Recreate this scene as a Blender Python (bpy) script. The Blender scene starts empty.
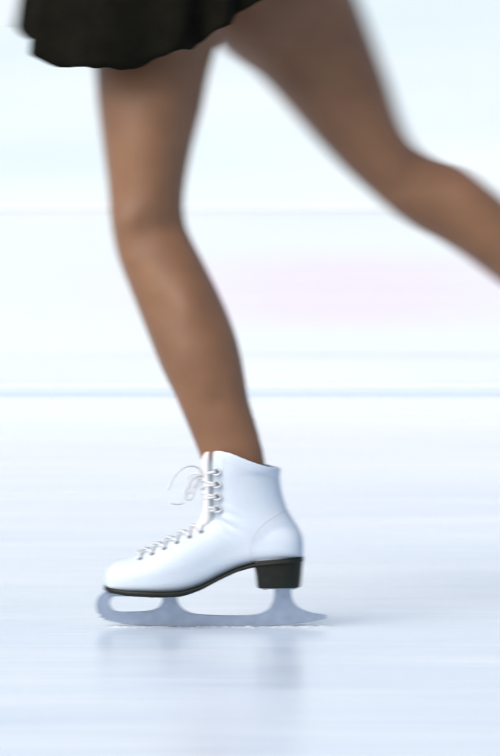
import bpy, bmesh, math, random
from mathutils import Vector, Matrix, noise
from mathutils.bvhtree import BVHTree
R = math.radians
random.seed(7)
S = bpy.context.scene
col = S.collection

# ------------------------------------------------------------------ camera
CAM_H, DIST, PXM = 0.446, 5.0, 750.0          # eye height, metres to the skate, photo pixels per metre there
cam_d = bpy.data.cameras.new('camera'); cam = bpy.data.objects.new('camera', cam_d); col.objects.link(cam)
cam.location = (0, -DIST, CAM_H)
tgt = Vector((0, 0, 0.332))
cam.rotation_euler = (tgt - cam.location).to_track_quat('-Z', 'Y').to_euler()
cam_d.sensor_fit = 'VERTICAL'; cam_d.sensor_height = 36; cam_d.lens = 178.6
cam_d.clip_end = 500
cam_d.dof.use_dof = True
cam_d.dof.focus_distance = 4.928
cam_d.dof.aperture_ratio = 0.04
cam_d.dof.aperture_fstop = 8.2
S.camera = cam

# ------------------------------------------------------------------ sky, sun, exposure
SUN_EL, SUN_AZ = 44, -132                     # the light comes from the upper left, behind the camera's shoulder
w = bpy.data.worlds.new('World'); S.world = w; w.use_nodes = True
nt = w.node_tree
bg = nt.nodes['Background']
sky = nt.nodes.new('ShaderNodeTexSky'); sky.sky_type = 'NISHITA'; sky.sun_disc = False
sky.sun_elevation = R(SUN_EL); sky.sun_rotation = R(SUN_AZ)
sky.air_density = 1.0; sky.dust_density = 4.0; sky.ozone_density = 1.0
nt.links.new(sky.outputs[0], bg.inputs[0]); bg.inputs[1].default_value = 0.15
sd = bpy.data.lights.new('sun', 'SUN'); sun = bpy.data.objects.new('sun', sd); col.objects.link(sun)
sd.energy = 1.5; sd.angle = R(50); sd.color = (1.0, 0.975, 0.94)
d = Vector((math.sin(R(SUN_AZ)) * math.cos(R(SUN_EL)), math.cos(R(SUN_AZ)) * math.cos(R(SUN_EL)), math.sin(R(SUN_EL))))
sun.rotation_euler = d.to_track_quat('Z', 'Y').to_euler()
S.view_settings.view_transform = 'Standard'; S.view_settings.look = 'None'
S.view_settings.gamma = 1; S.view_settings.use_curve_mapping = False
S.view_settings.exposure = 0.22
S.cycles.use_denoising = True

# ------------------------------------------------------------------ helpers
def P(px, py, y=0.0):
    """a spot measured on the photograph, at depth y, in metres"""
    k = (1 + y / DIST) / PXM
    return Vector(((px - 250) * k, y, CAM_H + (292.5 - py) * k))

def mat(name, base, rough=0.5, metal=0.0, spec=0.5, var=0.0, vscale=20, bump=0.0, bscale=200, sss=0, coat=0, sheen=0):
    m = bpy.data.materials.new(name); m.use_nodes = True
    n = m.node_tree.nodes; l = m.node_tree.links; b = n['Principled BSDF']
    b.inputs['Base Color'].default_value = (*base, 1); b.inputs['Roughness'].default_value = rough
    b.inputs['Metallic'].default_value = metal; b.inputs['Specular IOR Level'].default_value = spec
    b.inputs['Coat Weight'].default_value = coat; b.inputs['Sheen Weight'].default_value = sheen
    if sss:
        b.inputs['Subsurface Weight'].default_value = sss; b.inputs['Subsurface Radius'].default_value = (.01, .004, .002)
        b.inputs['Subsurface Scale'].default_value = 1.0
    tc = n.new('ShaderNodeTexCoord')
    if var:
        t = n.new('ShaderNodeTexNoise'); t.inputs['Scale'].default_value = vscale; t.inputs['Detail'].default_value = 5
        l.new(tc.outputs['Object'], t.inputs['Vector'])
        r = n.new('ShaderNodeValToRGB')
        r.color_ramp.elements[0].position = .3; r.color_ramp.elements[1].position = .7
        r.color_ramp.elements[0].color = (*[c * (1 - var) for c in base], 1)
        r.color_ramp.elements[1].color = (*[min(1, c * (1 + var)) for c in base], 1)
        l.new(t.outputs['Fac'], r.inputs['Fac']); l.new(r.outputs['Color'], b.inputs['Base Color'])
    if bump:
        t = n.new('ShaderNodeTexNoise'); t.inputs['Scale'].default_value = bscale; t.inputs['Detail'].default_value = 3
        l.new(tc.outputs['Object'], t.inputs['Vector'])
        bp = n.new('ShaderNodeBump'); bp.inputs['Strength'].default_value = bump; bp.inputs['Distance'].default_value = .001
        l.new(t.outputs['Fac'], bp.inputs['Height']); l.new(bp.outputs['Normal'], b.inputs['Normal'])
    return m

def tag(o, label=None, cat=None, group=None, kind=None):
    for k, v in (('label', label), ('category', cat), ('group', group), ('kind', kind)):
        if v: o[k] = v
    return o

def link(name, me, m, parent=None, smooth=True):
    o = bpy.data.objects.new(name, me); col.objects.link(o)
    if m: me.materials.clear(); me.materials.append(m)
    if smooth:
        for p in me.polygons: p.use_smooth = True
    if parent: o.parent = parent
    return o

def from_bm(name, bm, m, parent=None, smooth=True):
    bmesh.ops.recalc_face_normals(bm, faces=bm.faces)
    me = bpy.data.meshes.new(name); bm.to_mesh(me); bm.free()
    return link(name, me, m, parent, smooth)

def box(bm, c, s, bev=0.0):
    r = bmesh.ops.create_cube(bm, size=1, matrix=Matrix.Translation(c) @ Matrix.Diagonal((*s, 1)))
    if bev:
        es = list({e for v in r['verts'] for e in v.link_edges})
        bmesh.ops.bevel(bm, geom=es, offset=bev, segments=2, affect='EDGES')

def crom(pts, n):
    """Catmull-Rom through rows of numbers, n steps a span"""
    out = []
    for i in range(len(pts) - 1):
        a, b, c, e = pts[max(i - 1, 0)], pts[i], pts[i + 1], pts[min(i + 2, len(pts) - 1)]
        for k in range(n):
            t = k / n
            out.append(tuple(.5 * (2 * q + (r - p) * t + (2 * p - 5 * q + 4 * r - s) * t * t + (3 * q - p - 3 * r + s) * t ** 3)
                             for p, q, r, s in zip(a, b, c, e)))
    out.append(tuple(pts[-1])); return out

def loft(bm, rings, cap=True):
    vs = [[bm.verts.new(p) for p in r] for r in rings]
    n = len(vs[0])
    for a, b in zip(vs, vs[1:]):
        for i in range(n): bm.faces.new((a[i], a[(i + 1) % n], b[(i + 1) % n], b[i]))
    if cap: bm.faces.new(vs[0][::-1]); bm.faces.new(vs[-1])
    return vs

def ring(L, Rt, hw, n=32, ex=1.0):
    """an oval through L and Rt, hw to either side in depth"""
    c = (L + Rt) / 2; a = (Rt - L) / 2; out = []
    for i in range(n):
        t = 2 * math.pi * i / n; ct, st = math.cos(t), math.sin(t)
        out.append(c + a * math.copysign(abs(ct) ** ex, ct) + Vector((0, hw * math.copysign(abs(st) ** ex, st), 0)))
    return out

def limb(bm, secs, n=5):
    """secs: (Lpx, Lpy, Rpx, Rpy, depth, half width)"""
    loft(bm, [ring(PL(s[0], s[1], s[4]), PL(s[2], s[3], s[4]), s[5]) for s in crom(secs, n)])

def tube_bm(bm, pts, r, n=8, taper=None):
    pts = [Vector(p) for p in pts]; rings = []
    up = None
    for i, p in enumerate(pts):
        t = (pts[min(i + 1, len(pts) - 1)] - pts[max(i - 1, 0)]).normalized()
        if up is None: up = t.orthogonal().normalized()
        up = (up - t * up.dot(t)).normalized(); s = t.cross(up)
        rr = r if taper is None else r * taper[i]
        rings.append([p + (up * math.cos(2 * math.pi * k / n) + s * math.sin(2 * math.pi * k / n)) * rr for k in range(n)])
    loft(bm, rings)

def sm(pts, n=6): return [Vector(p) for p in crom([tuple(p) for p in pts], n)]

def remeshed(name, bm, vox, smooth_it):
    """one continuous skin over the shapes in bm"""
    bmesh.ops.recalc_face_normals(bm, faces=bm.faces)
    me = bpy.data.meshes.new('tmp'); bm.to_mesh(me); bm.free()
    o = bpy.data.objects.new('tmp', me); col.objects.link(o)
    r = o.modifiers.new('r', 'REMESH'); r.mode = 'VOXEL'; r.voxel_size = vox; r.adaptivity = 0
    s = o.modifiers.new('s', 'SMOOTH'); s.factor = .5; s.iterations = smooth_it
    dg = bpy.context.evaluated_depsgraph_get(); dg.update()
    res = bpy.data.meshes.new_from_object(o.evaluated_get(dg)); res.name = name
    bpy.data.objects.remove(o)
    return res

# ------------------------------------------------------------------ materials
M_tights = mat('tan_tights', (.188, .091, .044), .52, spec=.4, var=.14, vscale=14, bump=.22, bscale=900, sss=.03, sheen=.12)
M_skin = mat('skin', (.42, .24, .17), .5, var=.05, vscale=12, sss=.1)
M_black = mat('black_velvet', (.006, .0058, .0036), .95, spec=.08, var=.3, vscale=30, bump=.3, bscale=400)
M_leather = mat('white_leather', (.57, .65, .73), .5, spec=.4, var=.03, vscale=22, bump=.25, bscale=420)
M_tongue = mat('tongue_felt', (.70, .70, .70), .8, var=.03, vscale=60, bump=.3, bscale=500)
M_lining = mat('boot_lining', (.70, .70, .70), .85, var=.04, vscale=60)
M_lace = mat('lace', (.60, .63, .66), .9, var=.12, vscale=300, bump=.4, bscale=1500)
M_eyelet = mat('eyelet_metal', (.25, .25, .27), .35, metal=1.0, var=.1, vscale=200)
M_sole = mat('dark_sole', (.008, .011, .007), .5, spec=.3, var=.25, vscale=80, bump=.1, bscale=300)
M_steel = mat('blade_steel', (.37, .44, .56), .3, metal=.7, var=.10, vscale=90, bump=.1, bscale=500)
M_thread = mat('thread', (.60, .62, .66), .8)
M_board = mat('board_plastic', (.70, .765, .79), .35, var=.03, vscale=3)
M_kick = mat('kick_strip', (.38, .54, .68), .4, var=.05, vscale=5)
M_cap = mat('cap_rail', (.84, .86, .87), .8, var=.02, vscale=5)
M_pink = mat('pink_vinyl', (.80, .74, .83), .4, var=.05, vscale=2)
def faded(m, c0, c1):
    n = m.node_tree.nodes; l = m.node_tree.links; b = n['Principled BSDF']
    tc = n.new('ShaderNodeTexCoord'); mp = n.new('ShaderNodeMapping'); mp.inputs['Scale'].default_value = (.80, 1, 3.7)
    g = n.new('ShaderNodeTexGradient'); g.gradient_type = 'QUADRATIC_SPHERE'
    l.new(tc.outputs['Object'], mp.inputs['Vector']); l.new(mp.outputs['Vector'], g.inputs['Vector'])
    r = n.new('ShaderNodeValToRGB'); e = r.color_ramp.elements; e[0].position, e[1].position = 0, .35
    e[0].color, e[1].color = (*c0, 1), (*c1, 1); r.color_ramp.interpolation = 'EASE'
    l.new(g.outputs['Fac'], r.inputs['Fac']); l.new(r.outputs['Color'], b.inputs['Base Color'])
M_pink = mat('pink_vinyl', (.8, .74, .83), .4); faded(M_pink, (.67, .73, .755), (.68, .645, .71))   # a printed fade, white to pink
M_white = mat('white_vinyl', (.86, .87, .88), .4, var=.02, vscale=2)
M_wall = mat('white_render', (.64, .72, .745), .85, var=.05, vscale=.7, bump=.3, bscale=40)
def scuffs(m, c0, c1, sx, sz):
    n = m.node_tree.nodes; l = m.node_tree.links; b = n['Principled BSDF']
    tc = n.new('ShaderNodeTexCoord'); mp = n.new('ShaderNodeMapping'); mp.inputs['Scale'].default_value = (sx, 1, sz); mp.inputs['Rotation'].default_value = (0, R(3), 0)
    t = n.new('ShaderNodeTexNoise'); t.inputs['Scale'].default_value = 1; t.inputs['Detail'].default_value = 6
    l.new(tc.outputs['Object'], mp.inputs['Vector']); l.new(mp.outputs['Vector'], t.inputs['Vector'])
    r = n.new('ShaderNodeValToRGB'); e = r.color_ramp.elements; e[0].position, e[1].position = .38, .62
    e[0].color, e[1].color = (*c0, 1), (*c1, 1); l.new(t.outputs['Fac'], r.inputs['Fac']); l.new(r.outputs['Color'], b.inputs['Base Color'])
scuffs(M_board, (.635, .71, .74), (.71, .75, .765), 1.0, 4)
scuffs(M_wall, (.56, .66, .70), (.66, .715, .735), .5, 2.2)
M_snow = mat('snow', (.86, .88, .90), .8, var=.03, vscale=.5)
M_hair = mat('brown_hair', (.05, .025, .012), .5, var=.3, vscale=60)

def ice_material():
    m = bpy.data.materials.new('ice'); m.use_nodes = True
    n = m.node_tree.nodes; l = m.node_tree.links; b = n['Principled BSDF']
    tc = n.new('ShaderNodeTexCoord')
    def nz(sx, sy, det, rot=0.0, rough=.55):
        mp = n.new('ShaderNodeMapping'); mp.inputs['Scale'].default_value = (sx, sy, 1); mp.inputs['Rotation'].default_value = (0, 0, rot)
        l.new(tc.outputs['Object'], mp.inputs['Vector'])
        t = n.new('ShaderNodeTexNoise'); t.inputs['Scale'].default_value = 1; t.inputs['Detail'].default_value = det
        t.inputs['Roughness'].default_value = rough
        l.new(mp.outputs['Vector'], t.inputs['Vector']); return t.outputs['Fac']
    big = nz(.35, .8, 3, .1); mid = nz(1.1, 2.6, 5, R(20)); fine = nz(2.2, 15, 6, R(12)); scr = nz(3, 90, 3, R(-20))
    def ramp(src, p0, p1, c0, c1):
        r = n.new('ShaderNodeValToRGB'); e = r.color_ramp.elements
        e[0].position, e[1].position = p0, p1; e[0].color, e[1].color = (*c0, 1), (*c1, 1)
        l.new(src, r.inputs['Fac']); return r.outputs['Color']
    def mixc(a, bb, f, mode='MIX'):
        x = n.new('ShaderNodeMix'); x.data_type = 'RGBA'; x.blend_type = mode
        if isinstance(f, float): x.inputs[0].default_value = f
        else: l.new(f, x.inputs[0])
        for s_, v in ((6, a), (7, bb)):
            if isinstance(v, tuple): x.inputs[s_].default_value = (*v, 1)
            else: l.new(v, x.inputs[s_])
        return x.outputs[2]
    c = ramp(big, .35, .68, (.50, .60, .705), (.60, .68, .765))
    c = mixc(c, (.78, .83, .87), ramp(mid, .44, .64, (0, 0, 0), (.6, .6, .6)))
    c = mixc(c, (.50, .60, .73), ramp(fine, .56, .8, (0, 0, 0), (.55, .55, .55)))
    c = mixc(c, (.90, .91, .92), ramp(scr, .62, .72, (0, 0, 0), (.6, .6, .6)))
    # brighter grazing reflection of the far ice, painted in as whitening toward the boards
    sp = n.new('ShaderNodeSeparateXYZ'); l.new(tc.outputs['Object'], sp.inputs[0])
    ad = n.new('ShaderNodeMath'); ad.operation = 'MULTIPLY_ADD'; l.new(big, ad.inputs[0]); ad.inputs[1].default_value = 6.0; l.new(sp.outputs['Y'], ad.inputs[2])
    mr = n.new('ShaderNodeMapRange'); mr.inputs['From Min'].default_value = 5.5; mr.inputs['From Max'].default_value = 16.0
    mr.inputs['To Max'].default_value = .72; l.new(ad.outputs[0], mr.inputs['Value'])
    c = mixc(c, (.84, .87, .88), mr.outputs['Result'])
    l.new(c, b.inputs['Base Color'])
    l.new(ramp(mid, .3, .8, (.20,) * 3, (.30,) * 3), b.inputs['Roughness'])
    b.inputs['Specular IOR Level'].default_value = .5; b.inputs['IOR'].default_value = 1.31
    bp = n.new('ShaderNodeBump'); bp.inputs['Strength'].default_value = .25; bp.inputs['Distance'].default_value = .002
    l.new(fine, bp.inputs['Height']); l.new(bp.outputs['Normal'], b.inputs['Normal'])
    return m

# ------------------------------------------------------------------ the rink
BY = 11.0                                     # depth of the boards, 16 m from the lens
bm = bmesh.new(); bmesh.ops.create_grid(bm, x_segments=2, y_segments=2, size=150)
tag(from_bm('snow_ground', bm, M_snow, smooth=False), kind='structure').location = (0, 0, -.03)
bm = bmesh.new(); bmesh.ops.create_grid(bm, x_segments=30, y_segments=15, size=1, matrix=Matrix.Diagonal((30, 15, 1, 1)))
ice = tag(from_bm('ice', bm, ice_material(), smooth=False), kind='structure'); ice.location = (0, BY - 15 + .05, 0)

boards = bpy.data.objects.new('rink_boards', None); col.objects.link(boards); boards.location = (0, BY, 0)
tag(boards, 'low white rink boards with pale blue kick strip along the far ice edge', 'barrier')
BH = .80
bm = bmesh.new(); box(bm, (0, 0, 0), (2.392, .05, BH - .05), .006)
first = None
for k in range(-11, 12):
    if first is None: o = first = from_bm('board_panel', bm, M_board, boards, False)
    else: o = first.copy(); col.objects.link(o); o.parent = boards
    o.location = (k * 2.4 + .55, .03, .05 + (BH - .05) / 2)
bm = bmesh.new(); box(bm, (0, 0, 0), (55, .062, .018), .002)
from_bm('kick_strip', bm, M_kick, boards, False).location = (0, .03, .019)
bm = bmesh.new(); box(bm, (0, 0, 0), (55, .054, .014))
from_bm('cap_rail', bm, M_cap, boards, False).location = (0, .03, BH + .007)
for k, (x, wd) in enumerate(((.42, 2.5), (-4.3, 2.5), (6.2, 2.5))):
    bm = bmesh.new(); box(bm, (0, 0, 0), (wd, .004, .54), .001)
    bn = from_bm('banner', bm, M_pink, boards, False); bn.location = (x, .0025, .45)
    bm = bmesh.new(); box(bm, (-.1, 0, -.03), (wd * .12, .004, .009)); box(bm, (.18, 0, .06), (wd * .1, .004, .008))
    from_bm('banner_stripe', bm, M_white, bn, False).location = (0, -.0035, 0)

hall = bpy.data.objects.new('building', None); col.objects.link(hall); hall.location = (0, 17, 0)
tag(hall, 'long plain white rendered building wall behind the rink boards', 'building')
bm = bmesh.new(); box(bm, (0, .2, 2.6), (70, .4, 5.26)); from_bm('wall', bm, M_wall, hall, False)
bm = bmesh.new(); box(bm, (0, .15, 5.3), (70.4, .7, .14), .02); from_bm('coping', bm, M_cap, hall, False)
bm = bmesh.new(); box(bm, (0, -.025, .20), (70, .045, .45), .01); from_bm('plinth', bm, M_cap, hall, False)

# ------------------------------------------------------------------ the ice skate
skate = bpy.data.objects.new('ice_skate', None); col.objects.link(skate)
ORG = Vector((P(210, 627).x, 0, 0)); skate.location = ORG
tag(skate, 'white leather lace-up figure skate gliding on the ice on the standing foot', 'ice skate')
def Q(px, py, y=0.0):
    p = Vector(((px - 250) / PXM, y, (627 - py) / PXM)); return p - ORG

def foot_rings():
    rows = [(104.6, 587, 579, .009), (106, 589.5, 572, .019), (110, 591, 566, .027), (118, 592, 560.5, .034), (132, 592.5, 556.5, .040),
            (148, 593, 551, .0435), (164, 593, 543.5, .0445), (180, 592, 535.5, .043), (194, 588.5, 528, .039), (207, 583, 520, .035),
            (221, 575.5, 511, .032), (238, 568, 508, .030), (255, 563.5, 508, .030), (274, 560.5, 514, .0325), (289, 559, 522, .0315),
            (298, 558.5, 529, .026), (302, 558, 536, .017), (303.3, 557.5, 543, .009)]
    out = []
    for x, zb, zt, hw in crom(rows, 3):
        b, t = Q(x, zb).z, Q(x, zt).z; mid = b + (t - b) * .42; r = []
        for i in range(40):
            a = 2 * math.pi * i / 40; ca, sa = math.cos(a), math.sin(a)
            y = hw * math.copysign(abs(ca) ** (.85 if sa > 0 else .6), ca)
            z = mid + ((t - mid) * abs(sa) ** 1.05 if sa > 0 else -(mid - b) * abs(sa) ** .45)
            r.append(Vector((Q(x, 0).x, y, z)))
        out.append(r)
    return out

bm = bmesh.new(); loft(bm, foot_rings())
sh = [(562, 240, 300, .026), (548, 228, 302.5, .029), (537, 219, 302, .031), (526, 213, 297.5, .031), (514, 210.5, 290, .0305),
      (501, 209, 284.5, .031), (487, 208, 281, .033), (474, 207.5, 280, .036), (463, 208, 280, .0385)]
def shaft_ring(f, b, hw, zf, n=40):
    r = []; c, a = (f + b) / 2, (b - f) / 2
    for i in range(n):
        t = 2 * math.pi * i / n; ct, st = math.cos(t), math.sin(t)
        x = c + a * math.copysign(abs(ct) ** .85, ct)
        r.append(Q(x, zf(x), hw * math.copysign(abs(st) ** .9, st)))
    return r
TOP = [(200, 451), (212, 449.5), (221, 449.6), (232, 452), (244, 457), (256, 461.5), (268, 465), (284, 467.5)]
def topz(x):
    for (x0, z0), (x1, z1) in zip(TOP, TOP[1:]):
        if x <= x1: return z0 + (z1 - z0) * (x - x0) / (x1 - x0)
    return TOP[-1][1]
rings = [shaft_ring(s[1], s[2], s[3], lambda x, z=s[0]: z) for s in crom(sh[:-1], 3)]
rings += [shaft_ring(208.5, 280.4, .0395, lambda x: topz(x) + 8), shaft_ring(209, 281, .0405, lambda x: topz(x) + 1.5),
          shaft_ring(210.5, 279.6, .0388, lambda x: topz(x)), shaft_ring(213, 277, .0355, lambda x: topz(x) + 1.2),
          shaft_ring(214.5, 275.6, .0335, lambda x: topz(x) + 8), shaft_ring(215, 275, .029, lambda x: 482 + (topz(x) - 460) * .3)]
loft(bm, rings)
boot_me = remeshed('boot', bm, .0019, 5)
# soft creases where the leather bends at the ankle
for v in boot_me.vertices:
    q = v.co; px = (q.x + ORG.x) * PXM + 250; py = 627 - q.z * PXM
    e = max(0, 1 - math.hypot((px - 226) / 30, (py - 520) / 26))
    s = math.sin((py - .55 * (px - 226)) * .55 + 1.4 * noise.noise(q * 30)) * e * e
    s2 = noise.noise(q * 22) * .0009
    v.co = q + v.normal * (s * .0016 + s2)
boot = link('boot', boot_me, M_leather, skate)
tree = BVHTree.FromPolygons([v.co[:] for v in boot_me.vertices], [p.vertices[:] for p in boot_me.polygons])
def on_boot(px, py, side=-1, off=0.0):
    h = tree.ray_cast(Q(px, py, side * .3), Vector((0, -side, 0)))
    return (h[0] + h[1] * off, h[1]) if h[0] else (Q(px, py, side * .03), Vector((0, side, 0)))
def hit(c, dr, off):
    h = tree.ray_cast(c + dr * .3, -dr)
    return (h[0] + h[1] * off) if h[0] else c + dr * .03

# seams
def seam(pts, r=.00075):
    for side in (-1, 1):
        b_ = bmesh.new()
        tube_bm(b_, [on_boot(x, y, side, -.00025)[0] for x, y in crom(pts, 6)], r, 6)
        from_bm('seam', b_, M_thread, boot)
seam([(224, 456), (223, 470), (222, 490), (221, 508), (213, 524), (200, 534), (182, 543), (163, 552), (146, 561), (136, 566)])
seam([(227, 456.5), (226, 470), (225, 490), (224, 509), (216, 526.5), (202, 537), (184, 546), (165, 555), (147, 564)], .0004)
seam([(254, 561), (253, 546), (260.5, 530.5), (273.5, 519), (285, 512)], .0004)
seam([(224, 461), (233, 463), (245, 468), (257, 472.5), (268, 475.5), (279, 477.5)], .0005)
seam([(251, 561), (250, 545), (258, 528), (272, 516), (284, 509)])

# tongue, standing up out of the lacing
bm = bmesh.new()
tg = [(170, 541, 174, 545, .013), (190, 530.5, 196, 535, .016), (200, 518, 213, 524, .019), (201.5, 507, 214, 510, .021), (202.5, 494, 213.5, 496, .022),
      (203, 481, 213, 482, .024), (201.5, 467, 212.5, 468, .026), (202.5, 456, 212, 457, .025), (205.5, 450.5, 211.5, 451.5, .019)]
loft(bm, [ring(Q(s[0], s[1]), Q(s[2], s[3]), s[4], 24) for s in crom(tg, 4)])
bmesh.ops.recalc_face_normals(bm, faces=bm.faces)
from_bm('tongue', bm, M_tongue, skate)

# eyelets, hooks and laces
C_in = lambda p, nrm, dep: Vector((p.x, 0, p.z)) - nrm * dep
rows = []                                      # (centre inside, outward direction in the side plane, spread)
foot_line = [(139, 554.5), (151, 549.5), (163, 544), (175, 537.5), (187, 531), (198, 525)]
for i, (x, y) in enumerate(foot_line):
    a, b_ = foot_line[max(i - 1, 0)], foot_line[min(i + 1, 5)]
    t = (Q(*b_) - Q(*a)).normalized(); nr = Vector((-t.z, 0, t.x)) * (1 if -t.z < 0 or t.x > 0 else -1)
    rows.append(('eyelet', Q(x, y) - nr * .026, nr, R(50 + i * .7)))
for k, y in enumerate((508, 495.5, 483, 470.5)):
    rows.append(('hook', Q(232, y + 1), Vector((-1, 0, .05)).normalized(), R(52 + k * 2)))
def rp(row, side, off, f=1.0):
    _, c, nr, a = row
    return hit(c, (nr * math.cos(a * f) + Vector((0, side, 0)) * math.sin(a * f)).normalized(), off)
eye_me = hook_me = None
for row in rows:
    for side in (-1, 1):
        p = rp(row, side, .0004); q = rp(row, side, .01); nrm = (q - p).normalized()
        rot = nrm.to_track_quat('Z', 'Y').to_matrix().to_4x4()
        if row[0] == 'eyelet':
            if eye_me is None:
                b_ = bmesh.new(); n = 20
                prof = [(.0016, -.0006), (.0017, .0007), (.0024, .0011), (.0031, .0006), (.0033, -.0006)]
                loft(b_, [[Vector((r_ * math.cos(2 * math.pi * i / n), r_ * math.sin(2 * math.pi * i / n), z)) for i in range(n)] for r_, z in prof], False)
                o = from_bm('eyelet', b_, M_eyelet, boot); eye_me = o.data
            else:
                o = bpy.data.objects.new('eyelet', eye_me); col.objects.link(o); o.parent = boot
        else:
            if hook_me is None:
                b_ = bmesh.new()
                tube_bm(b_, sm([(0, 0, -.001), (0, 0, .003), (0, .0022, .0052), (0, .005, .0045)]), .0012, 8)
                bmesh.ops.create_cone(b_, cap_ends=True, segments=16, radius1=.0034, radius2=.003, depth=.0012)
                o = from_bm('lace_hook', b_, M_eyelet, boot); hook_me = o.data
            else:
                o = bpy.data.objects.new('lace_hook', hook_me); col.objects.link(o); o.parent = boot
        o.matrix_local = Matrix.Translation(p) @ rot
# crossing laces
bm = bmesh.new()
def across(r0, s0, r1, s1):
    pts = []
    for k in range(13):
        t = k / 12; c = r0[1].lerp(r1[1], t); nr = r0[2].lerp(r1[2], t).normalized()
        a = s0 * r0[3] * (1 - t) + s1 * r1[3] * t
        dr = (nr * math.cos(a) + Vector((0, 1, 0)) * math.sin(a)).normalized()
        lift = .0016 + .0030 * math.sin(math.pi * t)
        h = hit(c, dr, lift)
        if r0[0] == 'hook' or r1[0] == 'hook':
            f = math.sin(math.pi * t); fx = Q(202.5 if c.z > Q(0, 500).z else 204.5, 0).x
            h.x = min(h.x, h.x * (1 - f) + fx * f)
        pts.append(h)
    tube_bm(bm, pts, .0019, 8)
across(rows[0], -1, rows[0], 1)
for a, b_ in zip(rows, rows[1:]):
    across(a, -1, b_, 1); across(a, 1, b_, -1)
for row in rows[6:]:                           # the turn round each hook
    for side in (-1, 1):
        p = rp(row, side, .003); 
        tube_bm(bm, sm([p + Vector((-.005, 0, -.004)), p + Vector((.001, side * .001, -.0035)), p + Vector((.004, side * .001, 0)),
                        p + Vector((.001, side * .001, .0035)), p + Vector((-.005, 0, .004))]), .0016, 8)
from_bm('lace', bm, M_lace, skate)
# the bow
bm = bmesh.new()
K = Q(205, 478, -.006)
bmesh.ops.create_icosphere(bm, subdivisions=2, radius=.0045, matrix=Matrix.Translation(Q(203, 478, -.004)) @ Matrix.Diagonal((1, 1.3, .9, 1)))
def string(pts, r=.0015): tube_bm(bm, sm([Q(*p) for p in pts], 8), r, 8)
string([(204, 478, -.004), (199, 468.5, -.012), (192, 465.5, -.02), (184, 467, -.026), (176, 474, -.03), (171, 483, -.03), (168.5, 489, -.03)], .0013)
string([(204, 478, -.004), (198, 479, -.012), (194, 486, -.018), (193.5, 494, -.02), (190, 499, -.02), (186, 496, -.02), (187, 488, -.018), (192, 480, -.014), (200, 475, -.008), (204, 478, -.004)], .0018)
string([(204, 478, .004), (197, 480, .004), (190, 489, .0), (185, 498, -.004), (183, 503, -.006), (177, 504, -.008), (171, 503, -.01)], .0013)
string([(203, 478, .004), (197, 474, .014), (191, 477, .02), (188, 486, .022), (190, 494, .02), (195, 488, .014), (203, 480, .006)], .0016)
from_bm('lace_bow', bm, M_lace, skate)

# sole, welt, heel
FT = crom([(104.2, .006), (105.5, .019), (110, .028), (118, .0355), (132, .0415), (148, .045), (164, .046), (180, .0445), (194, .0405),
           (207, .0365), (221, .033), (238, .031), (255, .0305), (274, .0335), (289, .0325), (298, .027), (302, .018), (304, .008)], 2)
def hw_at(x):
    for (x0, h0), (x1, h1) in zip(FT, FT[1:]):
        if x <= x1: return h0 + (h1 - h0) * (x - x0) / (x1 - x0)
    return .008
def lerp_tab(tab, x):
    for (x0, *a), (x1, *b) in zip(tab, tab[1:]):
        if x <= x1:
            t = max(0, (x - x0) / (x1 - x0)); return [p + (q - p) * t for p, q in zip(a, b)]
    return list(tab[-1][1:])
ST = [(104, 584, 588.5), (110, 586.5, 591.5), (128, 589, 594), (161, 590.3, 595.3), (180, 590, 594.7), (190, 588, 592.3), (202, 584.3, 588), (220, 575.5, 578.6),
      (237, 567.7, 570.7), (254, 562.6, 566), (280, 559.5, 563), (304, 557.3, 561)]
bm = bmesh.new(); rg = []
for k in range(81):
    x = 104.2 + (303.8 - 104.2) * (.5 - .5 * math.cos(math.pi * k / 80))
    t, b_ = lerp_tab(ST, x); h = hw_at(x) + .0008; zt, zb = Q(x, t).z, Q(x, b_).z; X = Q(x, 0).x; e = min(.0012, (zt - zb) / 4, h / 3)
    rg.append([Vector((X, y, z)) for y, z in ((-h, zb + e), (-h, zt - e), (-h + e, zt), (h - e, zt), (h, zt - e), (h, zb + e), (h - e, zb), (-h + e, zb))])
loft(bm, rg); from_bm('sole', bm, M_sole, skate)
bm = bmesh.new(); rg = []
for f, (py, fx, bx, hw) in enumerate(((560.5, 252.5, 303.4, .0312), (563, 252.5, 303.2, .0312), (566, 254, 303, .0308), (575, 256, 302, .030), (584, 256.8, 301, .0292), (586.3, 257.2, 300.6, .0289), (587.2, 258, 299.8, .028))):
    r_ = []
    for i in range(36):
        a = 2 * math.pi * i / 36; ca, sa = math.cos(a), math.sin(a)
        ex = .22 if ca < 0 else .7; ey = .35 if ca < 0 else .8
        c = 272; x = c + ((bx - c) * abs(ca) ** ex if ca > 0 else -(c - fx) * abs(ca) ** ex)
        r_.append(Q(x, py + (0 if f > 2 else -(x - 252) * .09), hw * math.copysign(abs(sa) ** ey, sa)))
    rg.append(r_)
loft(bm, rg); from_bm('heel', bm, M_sole, skate)

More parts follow.
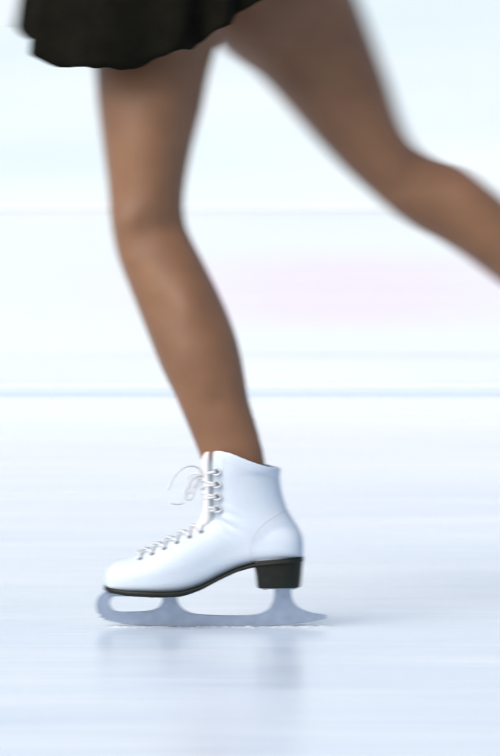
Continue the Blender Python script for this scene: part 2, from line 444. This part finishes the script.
# blade: one steel profile with the gap behind the toe cut out of it
def outline(splines, ext, bev, name, m, parent):
    cu = bpy.data.curves.new('c', 'CURVE'); cu.dimensions = '2D'; cu.fill_mode = 'BOTH'; cu.extrude = ext; cu.bevel_depth = bev; cu.bevel_resolution = 1
    for pts in splines:
        s = cu.splines.new('POLY'); s.points.add(len(pts) - 1); s.use_cyclic_u = True
        for p, (x, y) in zip(s.points, pts):
            q = Q(x, y); p.co = (q.x, q.z, 0, 1)
    o = bpy.data.objects.new('tmp', cu); col.objects.link(o)
    dg = bpy.context.evaluated_depsgraph_get(); dg.update()
    me = bpy.data.meshes.new_from_object(o.evaluated_get(dg)); bpy.data.objects.remove(o)
    me.transform(Matrix.Rotation(math.pi / 2, 4, 'X')); me.name = name
    return link(name, me, m, parent, False)
def curve2(pts, n=6): return [(p[0], p[1]) for p in crom(pts, n)]
low = [(325.9, 618.4), (318, 620.4), (305, 622.6), (285, 624.8), (260, 626.4), (230, 627), (200, 626.9), (170, 626.4), (145, 625.4), (126, 624)]
pick = [(120, 623.6), (118.5, 621.6), (115, 623.2), (113.4, 620.8), (109.6, 622.2), (108.4, 619.6), (104.4, 620.6), (104, 617.6), (100, 617.8), (100.6, 614.4), (97.4, 613)]
front = [(96.6, 610), (96.4, 604), (98, 598), (101.5, 593.5), (105, 591)]
up1 = [(176.5, 594.5), (176.8, 599), (178.5, 604), (182.5, 609), (189, 612.8), (200, 615), (225, 616), (250, 615.6), (262, 613), (269, 608.5), (273, 602), (274.6, 595), (274.8, 588.5)]
up2 = [(291, 588.2), (291.2, 595), (292.6, 601), (296.5, 606.5), (303, 610.5), (312, 613.4), (326, 615.6)]
o1 = curve2(low) + pick + curve2(front) + [(114, 594.2)] + [(160, 595.8)] + curve2(up1) + [(276, 586.8), (290, 586.8)] + curve2(up2)
hole = curve2([(114, 596.2), (110.4, 599.5), (109.4, 604), (111.5, 609), (117, 612), (130, 612.4), (148, 611.4), (158, 608.2), (162, 603), (162.4, 598.6), (160.5, 596.9), (150, 596.7), (130, 596.3), (114, 596.2)])[:-1]
blade = outline([o1, hole], .0016, .0005, 'blade', M_steel, skate)
# mounting plates under sole and heel
bm = bmesh.new(); rg = []
for x, hw in ((103, .004), (106, .014), (114, .021), (135, .026), (158, .027), (172, .024), (182, .016), (185, .006)):
    b_ = lerp_tab(ST, x)[1] - .3; rg.append([Q(x, b_, -hw), Q(x, b_, hw), Q(x, b_ + 1.6, hw), Q(x, b_ + 1.6, -hw)])
loft(bm, rg); from_bm('sole_plate', bm, M_steel, blade, False)
bm = bmesh.new(); rg = []
for x, hw in ((261, .010), (264, .018), (272, .022), (284, .022), (293, .019), (297, .010)):
    rg.append([Q(x, 587, -hw), Q(x, 587, hw), Q(x, 588.4, hw), Q(x, 588.4, -hw)])
loft(bm, rg); from_bm('heel_plate', bm, M_steel, blade, False)

bm = bmesh.new()
for x, z, y in ((112, 591.6, 0), (168, 596.0, 0)):
    pass
scr = None
for x, zz in ((109, 592.6), (134, 595.4), (152, 596.6), (265, 588.8), (294, 588.4)):
    for sy in (-1, 1):
        if scr is None:
            b_ = bmesh.new(); bmesh.ops.create_cone(b_, cap_ends=True, segments=14, radius1=.0026, radius2=.0018, depth=.0014)
            o = from_bm('screw', b_, M_eyelet, blade); scr = o.data
        else:
            o = bpy.data.objects.new('screw', scr); col.objects.link(o); o.parent = blade
        p = Q(x, zz); o.location = (p.x, sy * (hw_at(x) * .42), p.z); o.rotation_euler = (math.pi, 0, 0)
bm.free()
# ------------------------------------------------------------------ the skater
def PL(px, py, y=0.0):                          # the body leans away from the lens above the ankle
    return P(px, py, y + .075 * min(1, max(0, (460 - py) / 400)))
bm = bmesh.new()
# standing leg (L = front of the leg, R = back)
limb(bm, [(110, -110, 262, -100, .075, .078), (96, -50, 262, -45, .07, .088), (91, 0, 240, 0, .067, .088), (93, 40, 221, 38, .065, .080), (95, 75, 210, 73, .062, .074), (98, 110, 203, 108, .057, .069),
          (103, 150, 193, 147, .051, .062), (107.5, 185, 186.5, 180, .046, .055), (109.5, 212, 184, 205, .041, .050), (113, 238, 186, 224, .037, .047), (119, 262, 192.5, 240, .033, .046),
          (131, 293, 205, 264, .028, .048), (146, 331, 223, 301, .02, .051), (160, 366, 236.5, 336, .01, .050), (174, 395, 244, 368, .007, .044), (186, 423, 249, 399, .004, .036),
          (196, 448, 256.5, 424, .002, .031), (206, 475, 264, 452, 0, .0285), (213, 500, 270, 485, 0, .027), (222, 525, 282, 520, 0, .026), (230, 545, 286, 545, 0, .023)])
# trailing leg (L = front, facing down; R = back)
Y2 = .215
limb(bm, [(150, -100, 285, -125, .165, .075), (165, -45, 305, -95, .175, .086), (190, 8, 330, -62, .19, .088), (223, 50, 350, -20, .20, .083), (256, 74, 364, 14, Y2, .077), (284, 104, 378, 52, Y2, .070),
          (312, 136, 390, 86, Y2, .063), (340, 166, 400, 118, Y2, .056), (366, 190, 409, 138, Y2, .050), (390, 211, 420, 150, Y2, .047), (413, 227, 440, 161, Y2, .045),
          (438, 240, 466, 170, Y2, .046), (467, 259, 497, 194, Y2, .049), (500, 284, 532, 224, Y2, .048), (536, 306, 565, 256, Y2, .042), (572, 327, 594, 286, Y2, .034),
          (605, 346, 624, 308, Y2, .029), (632, 362, 650, 325, Y2, .027), (668, 386, 684, 350, Y2, .025)])
# pelvis, trunk, neck
YT = .125
limb(bm, [(135, 10, 255, -20, YT, .060), (118, -30, 285, -60, YT, .120), (110, -80, 280, -120, YT, .148), (108, -130, 252, -160, YT, .140), (100, -190, 215, -205, YT, .115),
          (82, -250, 195, -255, YT, .112), (55, -310, 185, -305, YT, .125), (38, -355, 175, -345, YT, .135), (42, -400, 160, -385, YT, .140), (58, -430, 140, -415, YT, .105),
          (66, -446, 128, -432, YT, .060), (64, -470, 118, -462, YT, .050), (58, -500, 112, -495, YT, .048), (40, -512, 105, -520, YT, .045)], 4)
# head
limb(bm, [(38, -505, 70, -500, YT, .025), (12, -520, 95, -505, YT, .048), (6, -545, 120, -530, YT, .064), (2, -575, 136, -560, YT, .072), (2, -605, 138, -600, YT, .073), (12, -640, 130, -640, YT, .066),
          (35, -665, 105, -668, YT, .045), (60, -676, 85, -676, YT, .015)], 4)
def chain(pts, radii):
    rows_ = crom([(*p, r) for p, r in zip(pts, radii)], 5)
    tube_bm(bm, [r[:3] for r in rows_], 1, 14, [r[3] for r in rows_])
nose = PL(1, -568, YT); chain([nose + Vector((.02, 0, .02)), nose + Vector((-.008, 0, -.004)), nose + Vector((.012, 0, -.012))], [.008, .012, .010])
FACE = []
for s in (-1, 1):                              # ears, arms, hands
    e = PL(78, -570, YT) + Vector((0, s * .073, 0)); chain([e + Vector((0, 0, .025)), e + Vector((.008, s * .006, 0)), e + Vector((0, 0, -.026))], [.006, .010, .006])
    sh0 = PL(105, -395, YT) + Vector((0, s * .13, 0))
    el = sh0 + (Vector((-.16, -.20, -.06)) if s < 0 else Vector((.12, .22, -.02)))
    wr = el + (Vector((-.17, -.14, .01)) if s < 0 else Vector((.17, .13, .05)))
    chain([sh0 - Vector((0, s * .05, 0)), sh0, sh0.lerp(el, .5), el, el.lerp(wr, .3), wr.lerp(el, .15), wr], [.05, .052, .042, .035, .037, .026, .022])
    f = (wr - el).normalized(); sd_ = f.cross(Vector((0, 0, 1))).normalized(); up_ = sd_.cross(f)
    chain([wr, wr + f * .03, wr + f * .07], [.022, .026, .024])
    for j, ln in enumerate((.062, .072, .067, .052)):
        o_ = wr + f * .072 + sd_ * (j - 1.5) * .017
        chain([o_ - f * .02, o_ + f * ln * .5 - up_ * .003, o_ + f * ln * .95 - up_ * .014], [.0095, .0085, .0065])
    o_ = wr + f * .025 + sd_ * -.02
    chain([o_, o_ + f * .025 - sd_ * .022 - up_ * .006, o_ + f * .052 - sd_ * .03 - up_ * .012], [.012, .010, .0075])
body_me = remeshed('person', bm, .0055, 10)
def lump(px, py, y, rad, amt, near=True):      # muscle and bone under the skin
    c = PL(px, py, y)
    for v in body_me.vertices:
        q = v.co
        if abs(q.x - c.x) < rad * 2.4 and abs(q.z - c.z) < rad * 2.4 and q.y < c.y + .01 and abs(q.y - c.y) < .12:
            d2 = ((q.x - c.x) ** 2 + (q.z - c.z) ** 2) / rad ** 2
            v.co = q + Vector((0, -1, 0)) * amt * math.exp(-d2)
for a_ in ((121, 222, .037, .020, .006), (150, 232, .037, .020, -.004), (172, 226, .037, .018, -.004), (128, 262, .03, .014, .003), (122, 196, .04, .022, -.003),
           (190, 300, .02, .035, .007), (162, 310, .02, .022, -.004), (150, 130, .055, .05, .004), (186, 205, .04, .014, .003), (215, 400, .006, .02, -.003),
           (398, 205, Y2, .018, .005), (414, 160, Y2, .016, -.005), (405, 183, Y2, .02, -.003), (470, 195, Y2, .03, .005), (300, 80, Y2, .06, .005), (370, 165, Y2, .02, -.002)):
    lump(*a_)
person = link('person', body_me, M_tights, None)
person.data.materials.append(M_skin)
for p in body_me.polygons:
    if p.center.z > PL(0, -165, YT).z: p.material_index = 1
tag(person, 'skater in tan tights and short black skirt gliding on one leg', 'person')

M_eye = mat('eye_white', (.7, .7, .7), .2); M_iris = mat('iris', (.03, .02, .01), .2); M_lip = mat('lips', (.35, .10, .09), .4)
for s in (-1, 1):
    e = PL(9.5, -588, YT) + Vector((0, s * .029, 0))
    bm = bmesh.new(); bmesh.ops.create_uvsphere(bm, u_segments=16, v_segments=10, radius=.0115, matrix=Matrix.Translation(e)); eye = from_bm('eye', bm, M_eye, person)
    bm = bmesh.new(); bmesh.ops.create_uvsphere(bm, u_segments=16, v_segments=10, radius=.0055, matrix=Matrix.Translation(e + Vector((-.0085, s * .001, 0)))); from_bm('iris', bm, M_iris, eye)
    bm = bmesh.new(); b0 = e + Vector((-.004, 0, .019)); tube_bm(bm, [b0 + Vector((.003, -s * .014, -.002)), b0 + Vector((-.004, 0, .003)), b0 + Vector((.012, s * .017, -.001))], .0025); from_bm('eyebrow', bm, M_hair, person)
bm = bmesh.new(); c = PL(7.5, -540, YT); tube_bm(bm, sm([c + Vector((.012, -.024, 0)), c + Vector((-.004, -.008, .001)), c + Vector((-.004, .008, .001)), c + Vector((.012, .024, 0))]), .0055)
from_bm('lips', bm, M_lip, person)
# skirt: a short circular skirt flaring forward, with folds
bm = bmesh.new(); rg = []
def hem(t):                                    # t 0 = front (left), .25 = near side, .5 = back, .75 = far side
    pts = [(24, 26, .11), (38, 55, .02), (72, 69, -.035), (128, 67, -.06), (190, 48, -.065), (238, 16, -.055), (292, -22, -.01), (330, -60, .10), (316, -45, .24), (262, -2, .32), (190, 34, .345), (120, 46, .33), (58, 46, .27), (30, 34, .19)]
    n = len(pts); f = (t % 1) * n; i = int(f); u = f - i
    a, b_, c, e = (pts[(i + k) % n] for k in (-1, 0, 1, 2))
    return [.5 * (2 * q + (r - p) * u + (2 * p - 5 * q + 4 * r - s) * u * u + (3 * q - p - 3 * r + s) * u ** 3) for p, q, r, s in zip(a, b_, c, e)]
N = 240
for k in range(27):
    s = k / 26; r_ = []
    for i in range(N):
        t = i / N; hx, hy, hd = hem(t); a = 2 * math.pi * t
        wq = PL(180 - 79 * math.cos(a), -150 - 14 * math.cos(a), .125 - .148 * math.sin(a)) if False else PL(181 - 78 * math.cos(a), -142 + 14 * -math.cos(a), .125 - .152 * math.sin(a))
        hq = PL(hx, hy, hd)
        q = wq.lerp(hq, s)
        out = Vector((-math.cos(a), -math.sin(a), 0))
        q += out * (.030 * math.sin(math.pi * s) * (1 if out.x < .2 else .6))
        fold = math.sin(a * 13 + 1.7 * math.sin(a * 3)) * .010 * s ** 1.5 + noise.noise(Vector((math.cos(a) * 3, math.sin(a) * 3, s * 1.2))) * .010 * s
        q += out * fold
        q.z += (math.sin(a * 13 + 1.7 * math.sin(a * 3) + .8) * .0035 + noise.noise(Vector((t * 60, 0, 0))) * .004) * s ** 4
        r_.append(q)
    rg.append(r_)
loft(bm, rg, False)
sk = from_bm('skirt', bm, M_black, person)
so = sk.modifiers.new('thick', 'SOLIDIFY'); so.thickness = .0025; so.offset = 0
# bodice with sleeves left short
bm = bmesh.new()
bod = [(116, -38, 287, -66, YT, .124), (106, -80, 284, -120, YT, .153), (104, -130, 256, -160, YT, .145), (96, -190, 219, -205, YT, .120), (78, -250, 199, -255, YT, .117),
       (51, -310, 189, -305, YT, .130), (34, -355, 179, -345, YT, .140), (44, -385, 172, -375, YT, .132), (58, -402, 160, -390, YT, .118)]
loft(bm, [ring(PL(s[0], s[1], s[4]), PL(s[2], s[3], s[4]), s[5]) for s in crom(bod, 4)])
from_bm('bodice', bm, M_black, person)
bm = bmesh.new()
hr = [(30, -600, 140, -545, YT, .062), (22, -620, 146, -580, YT, .080), (12, -648, 142, -625, YT, .076), (30, -674, 118, -668, YT, .055), (58, -684, 92, -684, YT, .02)]
loft(bm, [ring(PL(s[0], s[1], s[4]), PL(s[2], s[3], s[4]), s[5]) for s in crom(hr, 4)])
bmesh.ops.create_icosphere(bm, subdivisions=3, radius=.038, matrix=Matrix.Translation(PL(158, -610, YT)))
from_bm('hair', bm, M_hair, person)

# the trailing foot wears the same skate
def copy_tree(o, parent=None):
    c = o.copy(); col.objects.link(c)
    if parent: c.parent = parent
    for ch in list(o.children): copy_tree(ch, c)
    return c
s2 = copy_tree(skate)
s2['label'] = 'white figure skate on the raised foot of the stretched back leg, clear of the ice'
ank = PL(650, 350, Y2); rot = Matrix.Rotation(R(-42), 4, 'Y')
s2.rotation_euler = (0, R(-42), 0)
s2.location = ank - rot.to_3x3() @ Q(240, 490)

# ------------------------------------------------------------------ shavings by the blade
bm = bmesh.new()
for k in range(420):
    x = P(random.uniform(112, 330), 627).x; y = random.gauss(0, .012); r_ = random.uniform(.0004, .0013)
    bmesh.ops.create_icosphere(bm, subdivisions=1, radius=r_, matrix=Matrix.Translation((x, y, r_ * .5)))
tag(from_bm('ice_shavings', bm, M_snow), kind='stuff')
